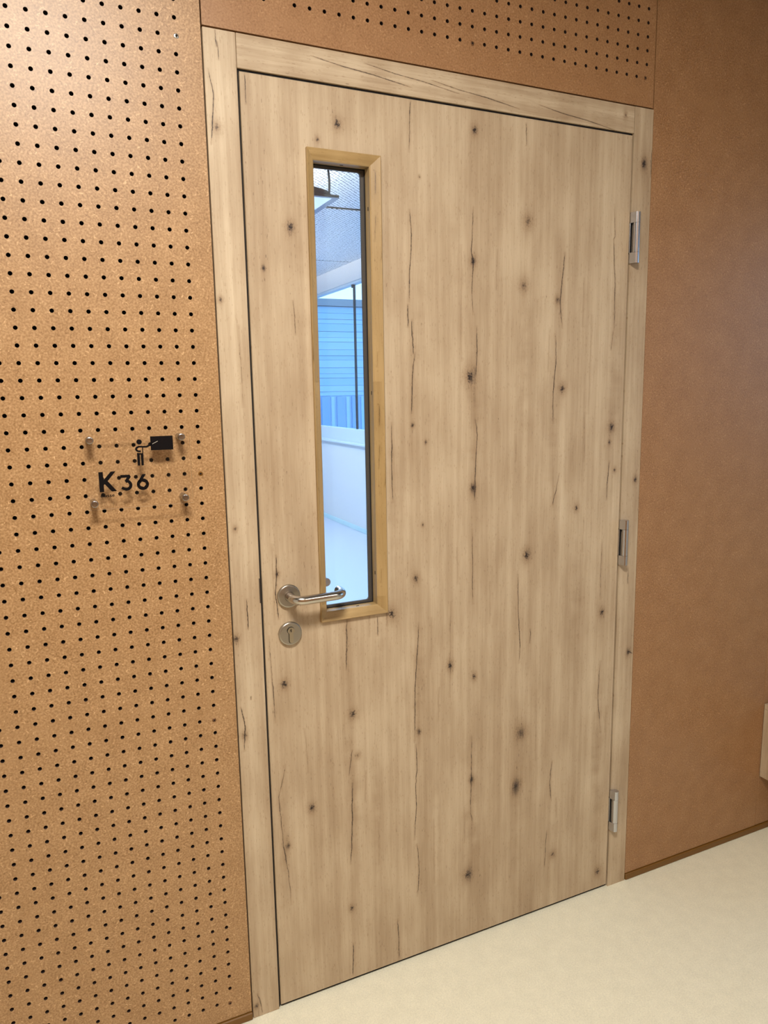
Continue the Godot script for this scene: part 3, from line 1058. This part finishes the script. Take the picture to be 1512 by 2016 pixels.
func door() -> void:
	var d := thing("door_1", Vector3.ZERO, "closed pale knotty oak door with a tall narrow glass slit and lever handle", "door", "structure")
	var x0 := 0.2532
	var x1 := 0.4217
	var y0 := 0.9577
	var y1 := 1.9795
	# leaf
	map_uv(LX0, LY1, 976.0 / 965.0, 2025.0 / 965.0)
	var st := begin()
	var hx0 := x0 + 0.004
	var hx1 := x1 - 0.004
	var hy0 := y0 + 0.004
	var hy1 := y1 - 0.004
	var b := 0.0009
	for z in [0.0, -0.05]:
		var n := Vector3(0, 0, 1 if z == 0.0 else -1)
		for r in [[LX0 + b, LY0 + b, hx0, LY1 - b], [hx1, LY0 + b, LX1 - b, LY1 - b], [hx0, LY0 + b, hx1, hy0], [hx0, hy1, hx1, LY1 - b]]:
			quad(st, Vector3(r[0], r[1], z), Vector3(r[2], r[1], z), Vector3(r[2], r[3], z), Vector3(r[0], r[3], z), n)
		var zi: float = z - n.z * b
		quad(st, Vector3(LX0 + b, LY0 + b, z), Vector3(LX0 + b, LY1 - b, z), Vector3(LX0, LY1, zi), Vector3(LX0, LY0, zi), Vector3(-1, 0, n.z).normalized())
		quad(st, Vector3(LX1 - b, LY0 + b, z), Vector3(LX1 - b, LY1 - b, z), Vector3(LX1, LY1, zi), Vector3(LX1, LY0, zi), Vector3(1, 0, n.z).normalized())
		quad(st, Vector3(LX0 + b, LY0 + b, z), Vector3(LX1 - b, LY0 + b, z), Vector3(LX1, LY0, zi), Vector3(LX0, LY0, zi), Vector3(0, -1, n.z).normalized())
		quad(st, Vector3(LX0 + b, LY1 - b, z), Vector3(LX1 - b, LY1 - b, z), Vector3(LX1, LY1, zi), Vector3(LX0, LY1, zi), Vector3(0, 1, n.z).normalized())
	for r in [[LX0, LX1, LY0, LY1, 1.0], [hx0, hx1, hy0, hy1, -1.0]]:
		var s: float = r[4]
		var za := -b if s > 0 else 0.0
		var zb := -0.05 + b if s > 0 else -0.05
		quad(st, Vector3(r[0], r[2], za), Vector3(r[0], r[3], za), Vector3(r[0], r[3], zb), Vector3(r[0], r[2], zb), Vector3(-s, 0, 0))
		quad(st, Vector3(r[1], r[2], za), Vector3(r[1], r[3], za), Vector3(r[1], r[3], zb), Vector3(r[1], r[2], zb), Vector3(s, 0, 0))
		quad(st, Vector3(r[0], r[2], za), Vector3(r[1], r[2], za), Vector3(r[1], r[2], zb), Vector3(r[0], r[2], zb), Vector3(0, -s, 0))
		quad(st, Vector3(r[0], r[3], za), Vector3(r[1], r[3], za), Vector3(r[1], r[3], zb), Vector3(r[0], r[3], zb), Vector3(0, s, 0))
	obj("door_leaf", st.commit(), m.leaf, d)
	map_uv(0, 0, 1, 1)
	obj("drop_seal", box_mesh(Vector3(LX0 + 0.002, 0.0005, -0.045), Vector3(LX1 - 0.002, LY0 - 0.0002, -0.006)), m.black, d)
	# oak glazing beads: four mitred mouldings on each face of the leaf
	for face in [1.0, -1.0]:
		var base := 0.0 if face > 0 else -0.05
		for side in 4:
			st = begin()
			var outer := [Vector2(x0, y0), Vector2(x1, y0), Vector2(x1, y1), Vector2(x0, y1)]
			var inner := [Vector2(OX0, OY0), Vector2(OX1, OY0), Vector2(OX1, OY1), Vector2(OX0, OY1)]
			var a: Vector2 = outer[side]
			var c: Vector2 = outer[(side + 1) % 4]
			var ai: Vector2 = inner[side]
			var ci: Vector2 = inner[(side + 1) % 4]
			var prof := [[0.0, 0.0], [0.0, 0.0085], [0.0012, 0.0098], [0.90, 0.0032], [1.0, 0.0012], [1.0, -0.0225], [0.0, -0.0225 if face < 0 else -0.0225]]
			# (share of the way from outer to inner corner, height above the leaf)
			for k in prof.size() - 1:
				var f0: float = prof[k][0]
				var f1: float = prof[k + 1][0]
				if k == 1:
					f1 = 0.07
				if k == 2:
					f0 = 0.07
				var h0: float = base + face * float(prof[k][1])
				var h1: float = base + face * float(prof[k + 1][1])
				var p := Vector3(a.lerp(ai, f0).x, a.lerp(ai, f0).y, h0)
				var q := Vector3(c.lerp(ci, f0).x, c.lerp(ci, f0).y, h0)
				var r := Vector3(c.lerp(ci, f1).x, c.lerp(ci, f1).y, h1)
				var s := Vector3(a.lerp(ai, f1).x, a.lerp(ai, f1).y, h1)
				var n := (q - p).cross(s - p).normalized()
				var mid := (p + q + r + s) * 0.25
				var middle := Vector3((a.x + ci.x) * 0.5, (a.y + ci.y) * 0.5, base - face * 0.005)
				middle.x = (a.lerp(ai, 0.5).x + c.lerp(ci, 0.5).x) * 0.5
				middle.y = (a.lerp(ai, 0.5).y + c.lerp(ci, 0.5).y) * 0.5
				if n.dot(mid - middle) < 0.0:
					n = -n
				quad(st, p, q, r, s, n)
			obj("glazing_bead", st.commit(), m.bead_across if side % 2 == 0 else m.bead, d)
	# pins that hold the beads, small and dark
	st = begin()
	for p in [Vector3(OX1, 1.872, -0.008), Vector3(OX1, 1.475, -0.008), Vector3(OX1, 1.055, -0.008)]:
		box(st, p - Vector3(0.0006, 0.0040, 0.0012), p + Vector3(0.0004, 0.0040, 0.0012))
	for p in [Vector3(0.337, OY1, -0.010), Vector3(0.350, OY0, -0.008)]:
		box(st, p - Vector3(0.0035, 0.0006, 0.0012), p + Vector3(0.0035, 0.0006, 0.0012))
	obj("pin", st.commit(), m.black, d)
	# double glazing: two panes on a dark grey spacer with rounded corners
	st = begin()
	var ix0 := OX0 + 0.006
	var ix1 := OX1 - 0.0092
	var iy0 := OY0 + 0.0065
	var iy1 := OY1 - 0.0065
	var ring := rounded_rect(ix0, iy0, ix1, iy1, 0.007)
	for z in [-0.0262, -0.0315]:
		var n := Vector3(0, 0, 1 if z > -0.03 else -1)
		for k in ring.size():
			var u := ring[k]
			var v := ring[(k + 1) % ring.size()]
			var c := Vector2((OX0 + OX1) * 0.5, (OY0 + OY1) * 0.5)
			var uo := Vector2(OX0 - 0.004 if u.x < c.x else OX1 + 0.004, OY0 - 0.004 if u.y < c.y else OY1 + 0.004)
			var vo := Vector2(OX0 - 0.004 if v.x < c.x else OX1 + 0.004, OY0 - 0.004 if v.y < c.y else OY1 + 0.004)
			quad(st, Vector3(u.x, u.y, z), Vector3(v.x, v.y, z), Vector3(vo.x, vo.y, z), Vector3(uo.x, uo.y, z), n)
	for k in ring.size():
		var u := ring[k]
		var v := ring[(k + 1) % ring.size()]
		var n := Vector3(u.y - v.y, v.x - u.x, 0).normalized()
		quad(st, Vector3(u.x, u.y, -0.0262), Vector3(v.x, v.y, -0.0262), Vector3(v.x, v.y, -0.0315), Vector3(u.x, u.y, -0.0315), n)
	obj("spacer", st.commit(), m.spacer, d)
	for z in [-0.0246, -0.0345]:
		obj("glass_pane", box_mesh(Vector3(OX0 - 0.003, OY0 - 0.003, z - 0.0012), Vector3(OX1 + 0.003, OY1 + 0.003, z + 0.0012)), m.glass, d)
	st = begin()
	for z in [-0.0226]:
		box(st, Vector3(OX0, OY0, z - 0.0006), Vector3(OX0 + 0.0022, OY1, z + 0.0006))
		box(st, Vector3(OX1 - 0.0022, OY0, z - 0.0006), Vector3(OX1, OY1, z + 0.0006))
		box(st, Vector3(OX0, OY0, z - 0.0006), Vector3(OX1, OY0 + 0.0020, z + 0.0006))
		box(st, Vector3(OX0, OY1 - 0.0020, z - 0.0006), Vector3(OX1, OY1, z + 0.0006))
	obj("glass_gasket", st.commit(), m.black, d)
	# lever handles on both faces
	for face in [1.0, -1.0]:
		var h := Node3D.new()
		h.name = "lever_handle" if face > 0 else "lever_handle_001"
		d.add_child(h, true)
		h.position = Vector3(0.1790, 1.0302, 0.0 if face > 0 else -0.05)
		h.scale = Vector3.ONE
		var z: float = face
		st = begin()
		var pr := PackedVector2Array([Vector2(0.0263, 0.0), Vector2(0.0263, 0.0058), Vector2(0.0258, 0.0074), Vector2(0.0247, 0.0084), Vector2(0.0232, 0.0088), Vector2(0.0112, 0.0088), Vector2(0.0106, 0.0080), Vector2(0.0, 0.0080)])
		if face < 0:
			for k in pr.size():
				pr[k].y = -pr[k].y
		lathe(st, 0, 0, pr, 48)
		obj("rose", st.commit(), m.satin, h)
		st = begin()
		var path := PackedVector3Array()
		path.append(Vector3(0, 0, 0.004 * z))
		path.append(Vector3(0, 0, 0.020 * z))
		var rb := 0.0225
		for k in 11:
			var a := deg_to_rad(90.0 * k / 10.0)
			path.append(Vector3(rb * (1.0 - cos(a)), -0.0012 * k / 10.0, (0.0285 + rb * sin(a)) * z))
		for k in 6:
			path.append(Vector3(0.0225 + 0.0705 * (k + 1) / 6.0, -0.0012 + 0.0012 * (k + 1) / 6.0, 0.0510 * z))
		for k in 10:
			var a := deg_to_rad(90.0 * (k + 1) / 10.0)
			path.append(Vector3(0.0930 + rb * sin(a), 0.0006 * k / 10.0, (0.0285 + rb * cos(a)) * z))
		path.append(Vector3(0.1155, 0.0008, 0.020 * z))
		path.append(Vector3(0.1155, 0.0010, 0.0135 * z))
		tube(st, path, 0.0101, 26, 0.0004)
		obj("lever", st.commit(), m.steel, h)
	# key escutcheon with a profile cylinder
	var ky := 0.9430
	var kx := 0.1790
	st = begin()
	lathe(st, kx, ky, PackedVector2Array([Vector2(0.0270, 0.0), Vector2(0.0270, 0.0055), Vector2(0.0264, 0.0072), Vector2(0.0252, 0.0083), Vector2(0.0238, 0.0087), Vector2(0.0, 0.0087)]), 48)
	var es := obj("escutcheon", st.commit(), m.satin, d)
	st = begin()
	extrude(st, keyhole_outline(kx, ky + 0.0085, 0.0086, 0.0052, 0.0250), 0.0030, 0.00885)
	obj("cylinder_recess", st.commit(), plain(Color(0.10, 0.09, 0.08), 0.6, 0.3), es)
	st = begin()
	extrude(st, keyhole_outline(kx + 0.0004, ky + 0.0080, 0.0078, 0.0045, 0.0240), 0.0030, 0.0112)
	obj("lock_cylinder", st.commit(), plain(Color(0.72, 0.68, 0.60), 0.32, 1.0), es)
	st = begin()
	box(st, Vector3(kx - 0.0007, ky + 0.0050, 0.0105), Vector3(kx + 0.0011, ky + 0.0125, 0.01145))
	box(st, Vector3(kx - 0.0022, ky + 0.0078, 0.0105), Vector3(kx + 0.0011, ky + 0.0094, 0.01145))
	obj("key_slot", st.commit(), m.black, es)
	# three hinges on the right edge
	for y in [1.8575, 1.0545, 0.2510]:
		hinge(d, y)


func keyhole_outline(cx: float, cy: float, r: float, half: float, drop: float) -> PackedVector2Array:
	var a := rad_to_deg(asin(half / r))
	var p := arc(cx, cy, r, -90.0 + a, 270.0 - a, 22)
	p.append_array(arc(cx, cy - drop, half, 180, 360, 10))
	return p


func hinge(d: Node3D, y: float) -> void:
	var bx := 1.1424
	var bz := 0.0128
	var r := 0.0090
	var h := 0.063
	var st := begin()
	var path := PackedVector3Array([Vector3(bx, y - 0.0360, bz), Vector3(bx, y + 0.0365, bz)])
	tube(st, path, r - 0.0002, 28)
	var o := obj("hinge", st.commit(), m.chrome, d)
	o.set_meta("label", "polished steel hinge barrel")
	# the outer knuckles wrap the barrel and run flat back into the gap
	for s in [[y + 0.0370, y + h], [y - h, y - 0.0365]]:
		st = begin()
		var prof := PackedVector2Array()
		for k in 23:
			prof.append(Vector2(bx, bz) + Vector2.from_angle(deg_to_rad(lerpf(-80.0, 140.0, k / 22.0))) * r)
		prof.append(Vector2(1.1312, 0.0045))
		prof.append(Vector2(1.1312, 0.0005))
		for k in prof.size():
			var a := prof[k]
			var b := prof[(k + 1) % prof.size()]
			var na := Vector3(a.x - bx, 0, a.y - bz).normalized()
			var nb := Vector3(b.x - bx, 0, b.y - bz).normalized()
			if k >= 22:
				var f := Vector3(a.y - b.y, 0, b.x - a.x).normalized()
				if f.dot(Vector3((a.x + b.x) * 0.5 - 1.138, 0, (a.y + b.y) * 0.5 - 0.008)) < 0.0:
					f = -f
				na = f
				nb = f
			var a0 := Vector3(a.x, s[0], a.y)
			var b0 := Vector3(b.x, s[0], b.y)
			var a1 := Vector3(a.x, s[1], a.y)
			var b1 := Vector3(b.x, s[1], b.y)
			tri3(st, a0, b0, b1, na, nb, nb)
			tri3(st, a0, b1, a1, na, nb, na)
			var c0 := Vector3(bx - 0.002, s[0], bz - 0.003)
			var c1 := Vector3(bx - 0.002, s[1], bz - 0.003)
			tri(st, a0, b0, c0, Vector3.DOWN)
			tri(st, a1, b1, c1, Vector3.UP)
		obj("knuckle", st.commit(), m.chrome, o)
	obj("hinge_plate", box_mesh(Vector3(1.1304, y - 0.0365, -0.010), Vector3(1.1322, y + 0.0370, 0.0024), 0.0004), m.chrome, o)
	obj("gap_shadow_plate", box_mesh(Vector3(1.1324, y - 0.0365, -0.010), Vector3(1.1385, y + 0.0370, 0.0020)), m.black, o).name = "hinge_gap_shade"  # black plate painted in for the shade under the barrel


# ---------------------------------------------------------------- the sign

func room_sign() -> void:
	var t := thing("room_sign", Vector3.ZERO, "clear acrylic room sign reading K36 on four steel standoffs, left of the door", "sign")
	var z := 0.0285
	var px0 := -0.2225
	var px1 := -0.0225
	var py0 := 1.2605
	var py1 := 1.4085
	var th := 0.004
	var st := begin()
	for s in [z, z - th]:
		quad(st, Vector3(px0, py0, s), Vector3(px1, py0, s), Vector3(px1, py1, s), Vector3(px0, py1, s), Vector3(0, 0, 1 if s == z else -1))
	st.set_material(m.glass)
	var mesh := st.commit()
	st = begin()
	quad(st, Vector3(px0, py0, z), Vector3(px1, py0, z), Vector3(px1, py0, z - th), Vector3(px0, py0, z - th), Vector3.DOWN)
	quad(st, Vector3(px0, py1, z), Vector3(px1, py1, z), Vector3(px1, py1, z - th), Vector3(px0, py1, z - th), Vector3.UP)
	quad(st, Vector3(px0, py0, z), Vector3(px0, py1, z), Vector3(px0, py1, z - th), Vector3(px0, py0, z - th), Vector3.LEFT)
	quad(st, Vector3(px1, py0, z), Vector3(px1, py1, z), Vector3(px1, py1, z - th), Vector3(px1, py0, z - th), Vector3.RIGHT)
	st.set_material(m.acrylic_edge)
	st.commit(mesh)
	obj("acrylic_plate", mesh, null, t)
	# standoffs: a barrel behind the plate and a turned cap in front
	for p in [Vector2(-0.2108, 1.3956), Vector2(-0.0395, 1.3956), Vector2(-0.2108, 1.2732), Vector2(-0.0387, 1.2730)]:
		st = begin()
		lathe(st, 0, 0, PackedVector2Array([Vector2(0.0066, 0.0), Vector2(0.0066, z - th)]), 28)
		lathe(st, 0, 0, PackedVector2Array([Vector2(0.0070, z), Vector2(0.0070, z + 0.0068), Vector2(0.0064, z + 0.0080), Vector2(0.0054, z + 0.0084), Vector2(0.0, z + 0.0080)]), 28)
		obj("standoff", st.commit(), m.standoff, t, Vector3(p.x, p.y, 0))
	var f := z + 0.0001
	var g := z + 0.0006
	# K
	st = begin()
	extrude(st, PackedVector2Array([Vector2(-0.1995, 1.2950), Vector2(-0.1914, 1.2950), Vector2(-0.1914, 1.3082), Vector2(-0.1896, 1.3102), Vector2(-0.1774, 1.2950), Vector2(-0.1677, 1.2950), Vector2(-0.1836, 1.3158), Vector2(-0.1680, 1.3341), Vector2(-0.1768, 1.3341), Vector2(-0.1914, 1.3180), Vector2(-0.1914, 1.3341), Vector2(-0.1995, 1.3341)]), f, g)
	obj("letter", st.commit(), m.ink, t)
	# 3 with a flat top
	st = begin()
	var line := PackedVector2Array([Vector2(-0.1600, 1.3234), Vector2(-0.1426, 1.3230), Vector2(-0.1502, 1.3130)])
	line.append_array(arc(-0.1497, 1.3056, 0.0082, 65.0, -125.0, 18))
	line.append(Vector2(-0.1585, 1.3012))
	stroke(st, line, 0.0028, f, g)
	obj("digit", st.commit(), m.ink, t)
	# 6 with a straight stem
	st = begin()
	stroke(st, arc(-0.1187, 1.3053, 0.0086, -4.0, 184.0, 24), 0.0029, f, g)
	stroke(st, arc(-0.1187, 1.3053, 0.0086, 176.0, 364.0, 24), 0.0029, f, g)
	extrude(st, PackedVector2Array([Vector2(-0.1186, 1.3253), Vector2(-0.1119, 1.3254), Vector2(-0.1180, 1.3160), Vector2(-0.1240, 1.3110), Vector2(-0.1290, 1.3095)]), f, g)
	obj("digit", st.commit(), m.ink, t)
	# small caption
	var words := TextMesh.new()
	words.text = "classe"
	var font := SystemFont.new()
	font.font_names = PackedStringArray(["Droid Sans"])
	font.font_weight = 700
	words.font = font
	words.font_size = 32
	words.pixel_size = 0.0002
	words.depth = 0.0005
	words.horizontal_alignment = HORIZONTAL_ALIGNMENT_LEFT
	words.vertical_alignment = VERTICAL_ALIGNMENT_BOTTOM
	var size := words.get_aabb().size
	var c := obj("caption", words, m.ink, t)
	var k := 0.0253 / maxf(size.x, 0.001)
	c.scale = Vector3(k, k * 0.9, 1.0)
	c.position = Vector3(-0.1986 - words.get_aabb().position.x * k, 1.2846 - words.get_aabb().position.y * k * 0.9, f + 0.0002)
	# pictogram: a teacher pointing at a blackboard
	var pic := Node3D.new()
	pic.name = "pictogram"
	t.add_child(pic, true)
	st = begin()
	extrude(st, circle(-0.1203, 1.3890, 0.0051), f, g)
	obj("head", st.commit(), m.ink, pic)
	st = begin()
	line = PackedVector2Array([Vector2(-0.1182, 1.3706), Vector2(-0.1232, 1.3708), Vector2(-0.1262, 1.3725), Vector2(-0.1272, 1.3752), Vector2(-0.1258, 1.3780), Vector2(-0.1218, 1.3797), Vector2(-0.1147, 1.3792), Vector2(-0.1072, 1.3787), Vector2(-0.1026, 1.3812), Vector2(-0.0995, 1.3840), Vector2(-0.0966, 1.3836)])
	stroke(st, line, 0.0017, f, g)
	obj("arm", st.commit(), m.ink, pic)
	st = begin()
	stroke(st, PackedVector2Array([Vector2(-0.1147, 1.3775), Vector2(-0.1149, 1.3665)]), 0.0009, f, g)
	obj("torso", st.commit(), m.ink, pic)
	st = begin()
	extrude(st, PackedVector2Array([Vector2(-0.1258, 1.3677), Vector2(-0.1258, 1.3427), Vector2(-0.1211, 1.3424), Vector2(-0.1209, 1.3640), Vector2(-0.1187, 1.3640), Vector2(-0.1189, 1.3427), Vector2(-0.1143, 1.3425), Vector2(-0.1139, 1.3667), Vector2(-0.1205, 1.3670)]), f, g)
	obj("trousers", st.commit(), m.ink, pic)
	st = begin()
	extrude(st, PackedVector2Array([Vector2(-0.0990, 1.3714), Vector2(-0.0557, 1.3712), Vector2(-0.0559, 1.3989), Vector2(-0.0990, 1.3988)]), f, g)
	obj("blackboard", st.commit(), m.ink, pic)
	st = begin()
	stroke(st, PackedVector2Array([Vector2(-0.0957, 1.3839), Vector2(-0.0850, 1.3891)]), 0.00035, g, g + 0.0002)
	obj("pointer", st.commit(), m.chalk, pic)


func stroke(st: SurfaceTool, line: PackedVector2Array, half: float, z0: float, z1: float) -> void:
	for poly in Geometry2D.offset_polyline(line, half, Geometry2D.JOIN_ROUND, Geometry2D.END_BUTT):
		if not Geometry2D.is_polygon_clockwise(poly):
			extrude(st, poly, z0, z1)


# ---------------------------------------------------------------- bench at the far right

func bench() -> void:
	var t := thing("wall_bench", Vector3(1.7690, 0, 0), "pale oak wall bench floating above the floor at the right edge", "bench")
	var x1 := 1.35
	var d := 0.42
	obj("seat_board", box_mesh(Vector3(0, 0.4345, 0.0015), Vector3(x1, 0.4525, d), 0.0012), m.oak, t)
	obj("bottom_board", box_mesh(Vector3(0, 0.1985, 0.0015), Vector3(x1, 0.2165, d), 0.0012), m.oak, t)
	obj("side_panel", box_mesh(Vector3(0.0004, 0.2167, 0.0015), Vector3(0.019, 0.4343, d - 0.001), 0.0006), m.oak, t)
	obj("side_panel", box_mesh(Vector3(x1 - 0.019, 0.2167, 0.0015), Vector3(x1 - 0.0004, 0.4343, d - 0.001), 0.0006), m.oak, t)
	for k in 2:
		obj("front_panel", box_mesh(Vector3(0.020 + k * 0.656, 0.2175, d - 0.020), Vector3(0.020 + k * 0.656 + 0.654, 0.4335, d - 0.002), 0.0008), m.oak, t)
